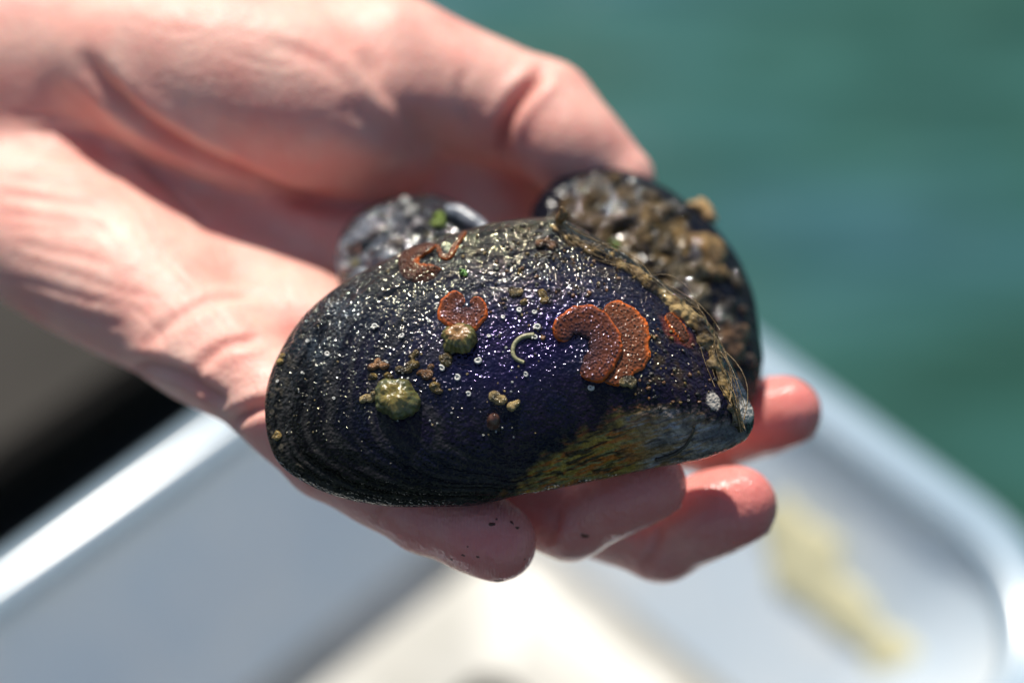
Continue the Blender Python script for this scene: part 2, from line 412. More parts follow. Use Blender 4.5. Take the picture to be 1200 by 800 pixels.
# ------------------------------------------------------------------ the hand (one continuous surface from a distance field)
class Field:
    def __init__(s, lo, hi, h):
        s.h = h; s.lo = np.asarray(lo, float); s.n = np.ceil((np.asarray(hi) - s.lo) / h).astype(int) + 1
        s.ax = [s.lo[k] + h * np.arange(s.n[k]) for k in range(3)]
    def new(s): return np.full(s.n, 4.0, np.float32)
    def box(s, lo, hi):
        i0 = np.clip(np.floor((lo - s.lo) / s.h).astype(int), 0, s.n - 1); i1 = np.clip(np.ceil((hi - s.lo) / s.h).astype(int) + 1, 1, s.n)
        sl = tuple(slice(a, b) for a, b in zip(i0, i1))
        g = [s.ax[k][sl[k]].astype(np.float32) for k in range(3)]
        return sl, g[0][:, None, None], g[1][None, :, None], g[2][None, None, :]
    def cone(s, D, a, b, r1, r2, k):
        a = np.asarray(a, float); b = np.asarray(b, float); m = max(r1, r2) + 1.3
        sl, X, Y, Z = s.box(np.minimum(a, b) - m, np.maximum(a, b) + m)
        ba = b - a; L = ba @ ba + 1e-9
        t = np.clip(((X - a[0]) * ba[0] + (Y - a[1]) * ba[1] + (Z - a[2]) * ba[2]) / L, 0, 1)
        d = np.sqrt((X - a[0] - t * ba[0]) ** 2 + (Y - a[1] - t * ba[1]) ** 2 + (Z - a[2] - t * ba[2]) ** 2) - (r1 + (r2 - r1) * t)
        s.comb(D, sl, d.astype(np.float32), k)
    def ell(s, D, c, axes, rad, k):
        c = np.asarray(c, float); rad = np.asarray(rad, float); m = rad.max() + 1.3
        sl, X, Y, Z = s.box(c - m, c + m); q = []
        for A, r in zip(axes, rad): q.append(((X - c[0]) * A[0] + (Y - c[1]) * A[1] + (Z - c[2]) * A[2]) / r)
        kk = np.sqrt(q[0] ** 2 + q[1] ** 2 + q[2] ** 2); k2 = np.sqrt(sum((qq / r) ** 2 for qq, r in zip(q, rad))) + 1e-6
        s.comb(D, sl, (kk * (kk - 1) / k2).astype(np.float32), k)
    @staticmethod
    def smin(a, b, k):
        if k <= 0: return np.minimum(a, b)
        h = np.maximum(k - np.abs(a - b), 0) / k
        return np.minimum(a, b) - h * h * k * .25
    def comb(s, D, sl, d, k): D[sl] = s.smin(D[sl], d, k)
def surface_nets(D, lo, h):
    S = D < 0; n = np.array(D.shape)
    sub = lambda A, o: A[o[0]:n[0] - 1 + o[0], o[1]:n[1] - 1 + o[1], o[2]:n[2] - 1 + o[2]]
    offs = [(i, j, k) for i in (0, 1) for j in (0, 1) for k in (0, 1)]
    cnt = sum(sub(S, o).astype(np.int8) for o in offs)
    act = (cnt > 0) & (cnt < 8); idx = np.argwhere(act)
    ids = np.full(act.shape, -1, np.int64); ids[act] = np.arange(len(idx))
    acc = np.zeros((len(idx), 3)); num = np.zeros(len(idx))
    val = {o: D[idx[:, 0] + o[0], idx[:, 1] + o[1], idx[:, 2] + o[2]].astype(float) for o in offs}
    for o in offs:
        for ax in range(3):
            if o[ax]: continue
            p = list(o); p[ax] = 1; p = tuple(p)
            a, b = val[o], val[p]; m = (a < 0) != (b < 0)
            t = np.where(m, a / np.where(m, a - b, 1), 0)
            pos = np.tile(np.array(o, float), (len(idx), 1)); pos[:, ax] = t
            acc += pos * m[:, None]; num += m
    V = (idx + acc / num[:, None]) * h + lo
    F = []
    for ax in range(3):
        a1, a2 = (ax + 1) % 3, (ax + 2) % 3
        s0 = [slice(1, n[k] - 1) for k in range(3)]; s0[ax] = slice(0, n[ax] - 1); s1 = list(s0); s1[ax] = slice(1, n[ax])
        A, B = S[tuple(s0)], S[tuple(s1)]
        e = np.argwhere(A != B); base = e.copy(); base[:, a1] += 1; base[:, a2] += 1
        up = A[e[:, 0], e[:, 1], e[:, 2]]
        q = []
        for d1, d2 in ((-1, -1), (0, -1), (0, 0), (-1, 0)):
            c = base.copy(); c[:, a1] += d1; c[:, a2] += d2; q.append(ids[c[:, 0], c[:, 1], c[:, 2]])
        q = np.stack(q, -1); q[~up] = q[~up][:, ::-1]; F.append(q)
    F = np.concatenate(F); return V, F[(F >= 0).all(1)]
def relax(V, F, it=3, lam=.5):
    E = np.vstack([F[:, [0, 1]], F[:, [1, 2]], F[:, [2, 3]], F[:, [3, 0]]]); E = np.vstack([E, E[:, ::-1]])
    deg = np.bincount(E[:, 0], minlength=len(V))[:, None] + 1e-9
    for _ in range(it):
        for l in (lam, -lam * .95):
            s = np.stack([np.bincount(E[:, 0], V[E[:, 1], k], len(V)) for k in range(3)], -1) / deg
            V = V + l * (s - V)
    return V
def vnormals(V, F):
    n = np.cross(V[F[:, 2]] - V[F[:, 0]], V[F[:, -1]] - V[F[:, 1]]) if F.shape[1] == 4 else np.cross(V[F[:, 1]] - V[F[:, 0]], V[F[:, 2]] - V[F[:, 0]])
    out = np.stack([sum(np.bincount(F[:, c], n[:, k], len(V)) for c in range(F.shape[1])) for k in range(3)], -1)
    return nrm(out)
def seg_dist(V, P):
    """distance from every vertex to a polyline, and the arc fraction"""
    best = np.full(len(V), 1e9); fr = np.zeros(len(V)); n = len(P) - 1
    for i in range(n):
        a, b = P[i], P[i + 1]; ba = b - a; t = np.clip(((V - a) @ ba) / (ba @ ba + 1e-12), 0, 1)
        d = np.linalg.norm(V - a - t[:, None] * ba, axis=1); m = d < best
        best[m] = d[m]; fr[m] = (i + t[m]) / n
    return best, fr

PALM_N = nrm(np.array([.04, .71, .70]))
FINGERS = {   # joints as (x, y, w, r)
    'pinky':  [(290, 440, -3.6, 1.10), (385, 530, -2.5, .98), (500, 602, -1.75, .88), (584, 637, -1.35, .80)],
    'ring':   [(385, 410, -5.1, 1.14), (545, 560, -3.9, 1.02), (668, 608, -2.8, .94), (763, 568, -2.0, .76)],
    'middle': [(480, 350, -6.6, 1.16), (640, 575, -5.2, 1.02), (776, 632, -4.2, .99), (865, 593, -3.2, .86)],
    'index':  [(585, 270, -8.6, 1.16), (725, 490, -7.0, 1.00), (835, 512, -6.0, .88), (922, 483, -5.0, .80)],
}
THUMB = [(455, 78, -7.6, 1.66), (634, 138, -7.4, 1.30), (722, 213, -7.0, .92)]
def build_hand():
    P = lambda x, y, wv: c3(x, y, wv)
    fld = Field((-30, -7, -20.5), (8.5, 18, 1.0), .108)
    D = fld.new()
    # forearm and wrist
    fld.cone(D, P(-640, -215, -15.6), P(-60, 100, -10.4), 3.7, 2.7, .5)
    fld.cone(D, P(-300, 40, -12.0), P(-60, 170, -9.8), 2.6, 2.3, .9)
    # palm: four metacarpals and the pads over them
    fld.cone(D, P(-40, 205, -9.4), P(262, 420, -4.3), 2.05, 1.25, .9)
    fld.cone(D, P(-40, 180, -9.8), P(375, 390, -5.6), 1.8, 1.2, .9)
    fld.cone(D, P(-40, 140, -10.3), P(470, 325, -7.1), 1.7, 1.2, .9)
    fld.cone(D, P(-40, 100, -10.8), P(560, 250, -8.8), 1.7, 1.2, .9)
    ax = nrm(P(300, 430, -4) - P(-40, 230, -9)); az = nrm(PALM_N - (PALM_N @ ax) * ax); ay = np.cross(az, ax)
    fld.ell(D, P(95, 290, -7.0), (ax, ay, az), (4.0, 1.9, 1.5), .9)          # heel of the palm
    fld.ell(D, P(238, 402, -4.4), (ax, ay, az), (1.7, 1.35, 1.05), .5)       # pad under the little finger
    fld.ell(D, P(335, 385, -5.1), (ax, ay, az), (1.4, 1.2, 1.0), .6)
    fld.cone(D, P(-120, 85, -9.2), P(45, 108, -8.9), 2.2, 1.75, .9)          # wrist end of the palm
    # thenar and thumb
    fld.cone(D, P(20, 55, -9.4), P(455, 78, -7.7), 2.25, 1.66, .8)
    tx = nrm(P(430, 150, -7) - P(70, 60, -8)); tz = nrm(np.array([0, -.3, 1.0])); tz = nrm(tz - (tz @ tx) * tx); ty = np.cross(tz, tx)
    fld.ell(D, P(275, 100, -6.9), (tx, ty, tz), (4.5, 2.3, 2.0), .6)
    fld.ell(D, P(385, 158, -7.7), (tx, ty, tz), (2.6, 1.5, 1.5), .6)
    fld.cone(D, P(440, 170, -8.8), P(650, 235, -9.4), 1.25, 1.05, .9); fld.cone(D, P(560, 190, -9.2), P(610, 260, -9.4), 1.1, 1.1, .9)        # web to the index
    a, b, c = [P(*j[:3]) for j in THUMB]
    fld.cone(D, a, b, THUMB[0][3], THUMB[1][3], .45)
    T = fld.new(); fld.cone(T, b, c, THUMB[1][3] + .06, THUMB[2][3], .2)
    fld.ell(T, P(668, 172, -6.75), (nrm(c - b), nrm(np.cross(c - b, [0, 0, 1])), np.array([0, 0, 1.])), (1.4, 1.15, 1.0), .3)
    D = Field.smin(D, T, np.float32(.3))
    # fingers, kept apart from each other
    FF = fld.new()
    for nm, J in FINGERS.items():
        f = fld.new(); Q = [P(*j[:3]) for j in J]; R = [j[3] for j in J]
        for i in range(3):
            jr = [1, 1, .93, 1]; fld.cone(f, Q[i], Q[i + 1], R[i] * jr[i], R[i + 1] * jr[i + 1], .22)
            m = Q[i] * .5 + Q[i + 1] * .5; x = nrm(Q[i + 1] - Q[i]); z = nrm(PALM_N - (PALM_N @ x) * x)
            ln = np.linalg.norm(Q[i + 1] - Q[i])
            rr_ = R[i + 1] * (1.04 if i == 2 else 1.0); fld.ell(f, m + z * (.17 if i == 2 else .14) + x * (.3 if i == 2 else 0), (x, np.cross(z, x), z), (ln * (.62 if i == 2 else .52), rr_ * 1.04, rr_ * .96), .3)
        FF = Field.smin(FF, f, np.float32(.05))
    D = Field.smin(D, FF, np.float32(.45))
    V, F = surface_nets(D, fld.lo, fld.h); V = relax(V, F, 4)
    N = vnormals(V, F)
    # flexion creases and palm lines, pressed into the surface
    bvh = BVHTree.FromPolygons(V.tolist(), F.tolist())
    cp = Vector((0, 0, DIST))
    def cast(x, y):
        d = Vector(c3(x, y, 0).tolist()) - cp; r = bvh.ray_cast(cp, d.normalized()); return None if r[0] is None else np.array(r[0])
    red = np.zeros(len(V))
    def crease(pts, depth, width, redness=.5, taper=True):
        nonlocal V
        Q = [q for q in (cast(x, y) for x, y in catmull(np.array(pts, float), len(pts) * 4)) if q is not None]
        if len(Q) < 3: return
        d, fr = seg_dist(V, np.array(Q)); g = np.exp(-(d / width) ** 2)
        if taper: g *= np.clip(np.minimum(fr, 1 - fr) * 5, 0, 1)
        g2 = np.exp(-((d - 1.9 * width) / (width * 1.2)) ** 2) * .28
        if taper: g2 *= np.clip(np.minimum(fr, 1 - fr) * 5, 0, 1)
        V = V - N * (depth * (g - g2))[:, None]; np.maximum(red, g * redness, out=red)
    crease([(92, 60), (128, 106), (170, 145), (238, 185), (298, 210), (374, 234), (440, 250)], .30, .26, .8)
    crease([(70, 95), (110, 138), (165, 190), (215, 240), (255, 280)], .10, .14, .6)  # shadow edge across the palm, drawn as a reddened groove
    wr = random.Random(3)
    for y0 in (132, 150, 172, 190, 206, 226, 246, 262, 284, 300, 322, 338):
        ln = wr.uniform(90, 190); x0 = wr.uniform(-15, 25); sl = wr.uniform(.05, .16) + max(0, y0 - 240) * .0022
        crease([(x0 + ln * q, y0 + sl * ln * q + wr.uniform(-3, 3)) for q in (0, .33, .66, 1)], wr.uniform(.025, .06), wr.uniform(.06, .11), .3)
    for x0, y0 in ((185, 300), (200, 330), (230, 345), (150, 355), (95, 250), (130, 215)):
        crease([(x0, y0), (x0 + 30, y0 + 26), (x0 + 52, y0 + 60)], .03, .07, .25)
    for x0, y0 in ((150, 20), (265, 60)):
        crease([(x0, y0), (x0 + 40, y0 + 14), (x0 + 85, y0 + 18)], .02, .07, .2)
    crease([(640, 640), (652, 615), (655, 592)], .07, .10, .7); crease([(632, 636), (643, 612), (646, 590)], .04, .07, .5)
    crease([(752, 668), (768, 640), (775, 615)], .06, .11, .6)
    crease([(150, 432), (175, 428), (215, 440), (250, 462), (268, 470)], .16, .17, .7)
    crease([(165, 410), (205, 375), (255, 350), (320, 345)], .08, .18, .35)
    crease([(225, 440), (262, 405), (310, 395)], .10, .15, .5)
    crease([(255, 505), (278, 490), (300, 478), (322, 472)], .20, .14, .9)
    crease([(330, 560), (350, 545), (368, 530)], .07, .1, .6)
    crease([(430, 630), (442, 606), (448, 585)], .05, .1, .5)
    crease([(645, 60), (631, 91), (606, 120), (591, 152), (590, 192)], .26, .17, .9)
    crease([(425, 55), (446, 95), (475, 130), (498, 158)], .16, .32, .4)
    crease([(405, 112), (436, 140), (470, 160), (510, 172)], .12, .36, .4)
    crease([(545, 80), (540, 115), (555, 150)], .05, .14, .3)
    crease([(310, 50), (350, 62), (400, 88), (420, 120)], .05, .2, .15)
    # soft folds and unevenness of the flesh
    N = vnormals(V, F)
    V = V + N * ((fbm(V, .8, 3, 2) - .5) * .07 + (fbm(V, 3.2, 9, 3) - .5) * .006)[:, None]
    # colour of the skin itself: pinker finger ends, redder creases, paler heel of the palm
    base = np.tile(np.array([.86, .495, .40]), (len(V), 1))
    n1 = fbm(V, .8, 21, 3)[:, None]; n2 = fbm(V, 4.0, 31, 3)[:, None]
    base *= 1 + (n1 - .5) * np.array([.12, .45, .45]) + (n2 - .5) * np.array([.05, .16, .16])
    tip = np.zeros(len(V)); wet = np.zeros(len(V))
    for nm, J in FINGERS.items():
        Q = c3(np.array([j[0] for j in J]), np.array([j[1] for j in J]), np.array([j[2] for j in J]))
        tip = np.maximum(tip, np.exp(-(np.linalg.norm(V - Q[3], axis=1) / 1.7) ** 2))
        tip = np.maximum(tip, .75 * np.exp(-(seg_dist(V, Q[1:])[0] / 1.35) ** 2))
        wet = np.maximum(wet, sstep(4.2, 1.5, np.linalg.norm(V - Q[3], axis=1)))
    tip = np.maximum(tip, .3 * np.exp(-(np.linalg.norm(V - c3(728, 208, -7), axis=1) / 1.8) ** 2))
    tipc = np.array([.75, .20, .185])
    base = base * (1 - .85 * tip[:, None]) + tipc * .85 * tip[:, None]
    base = base * (1 - .55 * red[:, None]) + np.array([.58, .20, .15]) * .55 * red[:, None]
    wet = wet * sstep(.35, .65, fbm(V, 1.6, 77, 3) + .12)
    org = to_world(P(150, 330, -8.5))
    o = mk('hand', V, F, mat_skin(), cols={'Col': base, 'Wet': np.repeat(wet[:, None], 3, 1), 'Print': np.repeat(np.clip(tip * 1.4, 0, 1)[:, None], 3, 1)}, origin=org)
    tag(o, 'bare left hand, palm up with bent fingers, cradling the wet mussels above the tub', 'hand')
    # fingernails on the backs of the finger ends
    mn = mat_nail()
    def nail(a, b, r0, r1, dors, ln, wd):
        a = np.asarray(a); b = np.asarray(b); x = nrm(b - a); z = nrm(dors - (dors @ x) * x); y = np.cross(z, x)
        n, m = 14, 13; V = []
        for lay in (0, 1):
            for i in range(n):
                s = i / (n - 1); t = -ln * .72 + ln * s        # past the tip by .28 ln
                for j in range(m):
                    th = (j / (m - 1) - .5) * 2 * wd * (1 - .35 * max(0, s - .78) / .22) * (1 - .3 * max(0, .2 - s) / .2)
                    rr = r1 + .05 - lay * .045 - .10 * s * s - .13 * (s < .06) - .05 * (abs(j / (m - 1) - .5) > .45)
                    V.append(b + x * t + rr * (math.cos(th) * z + math.sin(th) * y))
        V = np.array(V); F = np.vstack([grid_faces(n, m), grid_faces(n, m, flip=True) + n * m])
        i = np.arange(n - 1); j = np.arange(m - 1)
        side = lambda p, q: np.stack([p, q, q + n * m, p + n * m], -1)
        F = np.vstack([F, side((n - 1) * m + j, (n - 1) * m + j + 1), side(j + 1, j), side(i * m, (i + 1) * m)[:, ::-1], side(i * m + m - 1, (i + 1) * m + m - 1)])
        mk('fingernail', V, F, mn, o)
    for nm, J in FINGERS.items():
        nail(c3(*J[2][:3]), c3(*J[3][:3]), J[2][3], J[3][3], -PALM_N, 1.25, .95)
    nail(c3(*THUMB[1][:3]), c3(*THUMB[2][:3]), 1.1, .86, np.array([.86, .40, .10]), 1.5, .95)
    # specks of grit stuck to the little finger
    ms = mat_plain('wet_grit', (.10, .04, .02), .3)
    bv2 = BVHTree.FromPolygons(V.tolist(), F.tolist())
    for k, (x, y, s) in enumerate([(600, 612, .055), (577, 614, .045), (529, 655, .04), (543, 650, .03), (615, 655, .03), (585, 680, .06), (650, 622, .0), (685, 627, .055), (548, 640, .025), (560, 652, .022), (582, 608, .03), (606, 618, .035)]):
        if s <= 0: continue
        d = Vector(c3(x, y, 0).tolist()) - cp; r = bv2.ray_cast(cp, d.normalized())
        if r[0] is None: continue
        v, q, tr = lump(np.array(r[0]), np.array([s * (1.6 if k % 2 else .7), s * .8, s * .7]), np.array(r[1]), k, .7, .22)
        mk('grit_speck', v, tr, ms, o)
    return o
HAND = build_hand()

# ------------------------------------------------------------------ mussels
class Shell: pass
def mussel(name, out_px, umbo_px, ctr_px, w0, normal, T, ns, nk, mats, label, front_cols, back=.8, seed=0, dome=2.1, tfun=None, disp=True):
    """two valves closed on one margin plane; returns the front valve for placing what grows on it"""
    n = nrm(np.asarray(normal, float))
    p0 = c3(*ctr_px, w0); cp = np.array([0, 0, DIST])
    def plane(px):
        d = c3(px[:, 0], px[:, 1], np.zeros(len(px))) - cp
        t = ((p0 - cp) @ n) / (d @ n); return cp + d * t[:, None]
    O = plane(resample(catmull(np.array(out_px, float), 800, True), ns, True))
    um = plane(np.array([umbo_px], float))[0]; c = p0
    # nearest-umbo growth ratio
    ex = nrm(um - c); ey = np.cross(n, ex)
    pole = um - ex * .12
    oa = np.arctan2((O - pole) @ ey, (O - pole) @ ex); orr = np.linalg.norm(O - pole, axis=1); so = np.argsort(oa)
    k = np.linspace(0, 1, nk) ** .8; K = np.repeat(k[None], ns, 0)
    S = Shell(); S.parts = []
    root = thing(name, to_world(p0 - n * T * .8 - np.array([0, .66, .75]) * .5)); S.root = root
    tag(root, *label)
    for sg, nmv in ((1, 'valve'), (-1, 'valve')):
        B = c[None, None] + (O - c)[:, None] * K[..., None]
        xl = ((B - c) @ ex) / np.linalg.norm(um - c)
        z = T * (1 - K ** dome) ** .62 * (1 + .22 * np.clip(xl, -1, 1))
        if sg < 0: z = z * back
        V = (B + n * (sg * (z + .006))[..., None]).reshape(-1, 3)
        a = np.arctan2((V - pole) @ ey, (V - pole) @ ex)
        flat = V - ((V - pole) @ n)[:, None] * n
        R = np.interp(a, oa[so], orr[so], period=2 * np.pi); kg = np.linalg.norm(flat - pole, axis=1) / R
        F = grid_faces(ns, nk, closed_n=True, flip=(sg < 0))
        F = F[:, ::-1] if True else F
        Nn = vnormals(V, F)
        if (Nn @ n).mean() * sg < 0: F = F[:, ::-1]; Nn = -Nn
        if disp:
            wob = fbm(V, .9, seed, 3); g = kg + .035 * (wob - .5)
            edge = sstep(.55, .95, kg)
            ring = np.sin(g * 150 + 6 * wob) * .010 * (.12 + edge) + np.sin(g * 61 + 9 * wob) * .014 * (.08 + edge)
            step = -.016 * np.exp(-((((g * 13) % 1) - .5) / .05) ** 2) * edge
            ring = (ring + step) * sstep(1.0, .985, kg) 
            V = V + Nn * (ring + (fbm(V, 2.0, seed + 5, 3) - .5) * .035 + (fbm(V, 14, seed + 8, 3) - .5) * .004)[:, None]
        px, py = to_px(V); cols = front_cols(V, Nn, kg, px, py, sg)
        o = mk(nmv, V, F, mats[0 if sg > 0 else 1], root, cols=cols)
        if sg > 0:
            S.V, S.F, S.N = V, F, Nn; S.bvh = BVHTree.FromPolygons(V.tolist(), F.tolist()); S.obj = o
            S.px, S.py = px, py
    S.O = O; S.n = n; S.um = um; S.c = c
    return S
CPV = Vector((0, 0, DIST))
def on(S, x, y):
    d = Vector(c3(x, y, 0).tolist()) - CPV; r = S.bvh.ray_cast(CPV, d.normalized())
    if r[0] is not None:
        nn = np.array(r[1]); nn = nn if nn[2] > 0 else -nn
        return np.array(r[0]), nn
    i = np.argmin((S.px - x) ** 2 + (S.py - y) ** 2); return S.V[i], S.N[i]
def smooth_on(S, pts):
    L = [on(S, x, y) for x, y in pts]; return np.array([a for a, _ in L]), np.array([b for _, b in L])
def blob(px, py, x, y, rx, ry=None, ang=0):
    ry = ry or rx; c, s = math.cos(math.radians(ang)), math.sin(math.radians(ang)); dx, dy = px - x, py - y
    return np.exp(-(((dx * c + dy * s) / rx) ** 2 + ((-dx * s + dy * c) / ry) ** 2))
def poly_sd(px, py, poly):
    """signed distance in pixels, positive inside"""
    P = np.array(poly, float); Q = np.roll(P, -1, 0); ins = np.zeros(len(px), bool); d = np.full(len(px), 1e9)
    for (x1, y1), (x2, y2) in zip(P, Q):
        c = ((y1 > py) != (y2 > py)) & (px < (x2 - x1) * (py - y1) / (y2 - y1 + 1e-9) + x1); ins ^= c
        t = np.clip(((px - x1) * (x2 - x1) + (py - y1) * (y2 - y1)) / ((x2 - x1) ** 2 + (y2 - y1) ** 2 + 1e-9), 0, 1)
        d = np.minimum(d, np.hypot(px - x1 - t * (x2 - x1), py - y1 - t * (y2 - y1)))
    return np.where(ins, d, -d)
def lerp(A, B, m): return A * (1 - m[:, None]) + np.asarray(B) * m[:, None]

def cols_main(V, N, kg, px, py, sg):
    C = np.tile(np.array([.007, .009, .026]), (len(V), 1))
    n1 = fbm(V, 1.2, 40, 4); n2 = fbm(V, 5, 41, 4); n3 = fbm(V, 16, 42, 3)
    wob = fbm(V, .9, 50, 3); g = kg + .03 * (wob - .5)
    C = lerp(C, [.016, .012, .030], sstep(.45, .7, n1))
    ed = sstep(.72, .93, kg)
    C = lerp(C, [.005, .0045, .0045], ed * .9)
    C = lerp(C, [.011, .008, .036], blob(px, py, 620, 395, 130, 65, -8) * sstep(.3, .6, n1) * .7)  # violet sheen put into the base colour
    # growth rings: thin greyer lines
    ln = (sstep(.70, .97, .5 + .5 * np.sin(g * 150 + 6 * wob)) * .8 + sstep(.75, 1, .5 + .5 * np.sin(g * 61 + 9 * wob))) * sstep(.45, .8, kg) * (.35 + .9 * sstep(.3, .65, n1))
    C = lerp(C, [.050, .048, .046], np.clip(ln, 0, 1) * .6)
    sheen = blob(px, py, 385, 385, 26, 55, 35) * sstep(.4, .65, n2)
    C = lerp(C, [.06, .075, .09], sheen * .8)  # grey-blue sheen painted into the shell colour
    # rubbed underside by the beak: ochre, rust, olive with dark fissures along the growth
    d = poly_sd(px, py, [(600, 582), (632, 548), (684, 512), (715, 492), (745, 482), (790, 484), (850, 500), (880, 515), (860, 540), (800, 548), (740, 562), (690, 578), (640, 590)])
    m = sstep(-13, 15, d + (n2 - .5) * 44)
    st = V @ nrm(np.array([1.0, .25, 0])); sp = np.stack([(V[:, 0] + .25 * V[:, 1]) * .5, (V[:, 1] - .27 * V[:, 0]) * 2.4, V[:, 2] * 1.6], -1) + (fbm(V, 2.2, 66, 3)[:, None] - .5) * .35
    s1 = fbm(sp, 4.5, 60, 4); s2 = fbm(sp, 9, 61, 3)
    oc = np.tile(np.array([.52, .34, .06]), (len(V), 1)); oc = lerp(oc, [.62, .19, .03], sstep(.46, .58, s1)); oc = lerp(oc, [.30, .32, .13], sstep(.5, .7, s2) * .8)
    oc = lerp(oc, [.035, .028, .018], sstep(.48, .66, fbm(sp, 6, 63, 5)) * .9)
    right = sstep(715, 780, px + (n1 - .5) * 60)
    gy = np.tile(np.array([.48, .41, .33]), (len(V), 1)); gy = lerp(gy, [.55, .54, .56], sstep(.5, .7, s2)); gy = lerp(gy, [.62, .36, .14], sstep(.56, .68, s1) * .8); gy = lerp(gy, [.07, .06, .06], sstep(.54, .70, fbm(sp, 5, 64, 4)) * .8); gy = lerp(gy, [.48, .27, .07], sstep(.48, .62, fbm(sp, 4, 65, 3)) * sstep(860, 760, px) * .8)
    oc = oc * (1 - right[:, None]) + gy * right[:, None]
    C = C * (1 - m[:, None]) + oc * m[:, None]
    C = lerp(C, [.05, .045, .05], blob(px, py, 776, 520, 14, 6, -20) * m * .8)
    # pale rubbed patches at the beak
    C = lerp(C, [.62, .57, .48], sstep(.35, .55, blob(px, py, 836, 470, 8, 12, -15) + (n3 - .5) * .5))
    C = lerp(C, [.70, .65, .56], sstep(.4, .6, blob(px, py, 872, 483, 13, 17, 0) + (n2 - .5) * .5))
    C = lerp(C, [.10, .12, .17], blob(px, py, 868, 455, 9, 14, -40) * .8)
    C = lerp(C, [.15, .15, .17], sstep(.25, .6, blob(px, py, 845, 510, 30, 10, -10) + (n2 - .5) * .4) * .8)
    # reddish algal film near the hinge, brown film on the shoulder
    C = lerp(C, [.16, .04, .03], sstep(.3, .6, blob(px, py, 793, 388, 12, 26, -48) + (n2 - .5) * .5))
    C = lerp(C, [.075, .05, .02], sstep(.5, .68, n2) * (blob(px, py, 650, 300, 90, 55) + blob(px, py, 775, 430, 45, 50)) * .7)
    # frayed pale edge along the ventral margin
    C = lerp(C, [.16, .155, .14], sstep(.45, .6, n3) * blob(px, py, 645, 575, 55, 9, -12))
    C = lerp(C, [.10, .085, .06], sstep(.57, .66, fbm(V, 9, 90, 3)) * sstep(.93, .985, kg) * (px < 420))
    t = np.tile(np.array([1.0, .95, .62]), (len(V), 1))
    vio = np.clip(blob(px, py, 640, 385, 95, 55, -10) + .7 * blob(px, py, 560, 430, 80, 50), 0, 1)
    t = lerp(t, [.52, .40, 1.0], vio); t = lerp(t, [.75, .88, 1.0], blob(px, py, 390, 380, 70, 70) * .7)
    zone = np.clip(blob(px, py, 560, 325, 210, 85, -6) + .8 * vio, 0, 1); t = t * (.5 + .9 * n2[:, None]) * (.26 + 1.0 * zone[:, None]); t = np.clip(t, 0, 1); t = lerp(t, [.25, .22, .18], m)  # glints strengthened inside the zone and dimmed outside it through the tint
    return {'Col': C, 'Tint': t}
MAIN_OUT = [(884, 488), (874, 462), (856, 424), (834, 388), (798, 350), (752, 312), (700, 280), (655, 257), (606, 257), (546, 269), (478, 293), (418, 322), (368, 357), (335, 400), (314, 448), (311, 496), (324, 538), (356, 564), (400, 583), (452, 592), (510, 593), (566, 590), (622, 577), (690, 564), (760, 549), (828, 536), (866, 520), (880, 506)]
M_MAIN = mat_shell('wet_blue_black_shell', 1.0)
M_BACK = mat_shell('wet_black_shell', .8)
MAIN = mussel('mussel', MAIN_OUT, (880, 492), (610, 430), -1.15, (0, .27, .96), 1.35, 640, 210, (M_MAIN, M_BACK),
              ('large blue-black mussel in sharp focus, sprinkled with glints and orange crescents', 'mussel', 'mussels held in the hand'), cols_main, seed=4)

def cols_rear(V, N, kg, px, py, sg):
    n1 = fbm(V, 1.4, 140, 4); n2 = fbm(V, 6, 141, 4)
    C = np.tile(np.array([.007, .008, .014]), (len(V), 1))
    m = sstep(.30, .55, blob(px, py, 735, 285, 95, 62, 38) * 1.1 + (n1 - .5) * .7) * (sg > 0)
    br = np.tile(np.array([.07, .05, .02]), (len(V), 1)); br = lerp(br, [.30, .19, .07], sstep(.5, .68, n2)); br = lerp(br, [.03, .028, .018], sstep(.5, .66, fbm(V, 3.5, 143, 3)))
    C = C * (1 - m[:, None]) + br * m[:, None]
    return {'Col': C, 'Tint': np.tile(np.array([1.0, .97, .95]), (len(V), 1)) * (.4 + .8 * n2[:, None])}
REAR_OUT = [(886, 462), (893, 430), (890, 388), (882, 342), (862, 300), (832, 262), (790, 228), (742, 204), (694, 196), (652, 212), (626, 240), (622, 280), (640, 330), (690, 385), (760, 440), (830, 480), (872, 482)]
REAR = mussel('mussel', REAR_OUT, (878, 470), (755, 330), -5.2, (.02, .40, .92), 1.1, 320, 90, (mat_shell('dark_rear_shell', .6, .12, 700, .35), M_BACK),
              ('black mussel crusted with ochre lumps, standing behind under the thumb tip', 'mussel', 'mussels held in the hand'), cols_rear, seed=14)
def cols_small(V, N, kg, px, py, sg):
    n1 = fbm(V, 1.6, 240, 4); n2 = fbm(V, 6, 241, 4)
    C = np.tile(np.array([.030, .032, .038]), (len(V), 1)); C = lerp(C, [.22, .25, .28], sstep(.38, .62, n1) * sstep(490, 440, px)); C = lerp(C, [.05, .045, .012], sstep(.62, .7, n2))  # paler grey-blue left part: bright sheen put into the colour
    return {'Col': C, 'Tint': np.ones((len(V), 3)) * (.5 + .7 * n2[:, None])}
SMALL_OUT = [(394, 322), (397, 285), (413, 258), (444, 240), (480, 233), (518, 236), (560, 256), (612, 292), (640, 330), (610, 368), (540, 385), (460, 385), (412, 362)]
SMALL = mussel('mussel', SMALL_OUT, (632, 325), (500, 310), -5.0, (-.10, .55, .83), .95, 240, 70, (mat_shell('wet_grey_shell', 1.6, .06, 520), M_BACK),
               ('small grey wet mussel half hidden behind the large one, in the hollow of the palm', 'mussel', 'mussels held in the hand'), cols_small, seed=24)

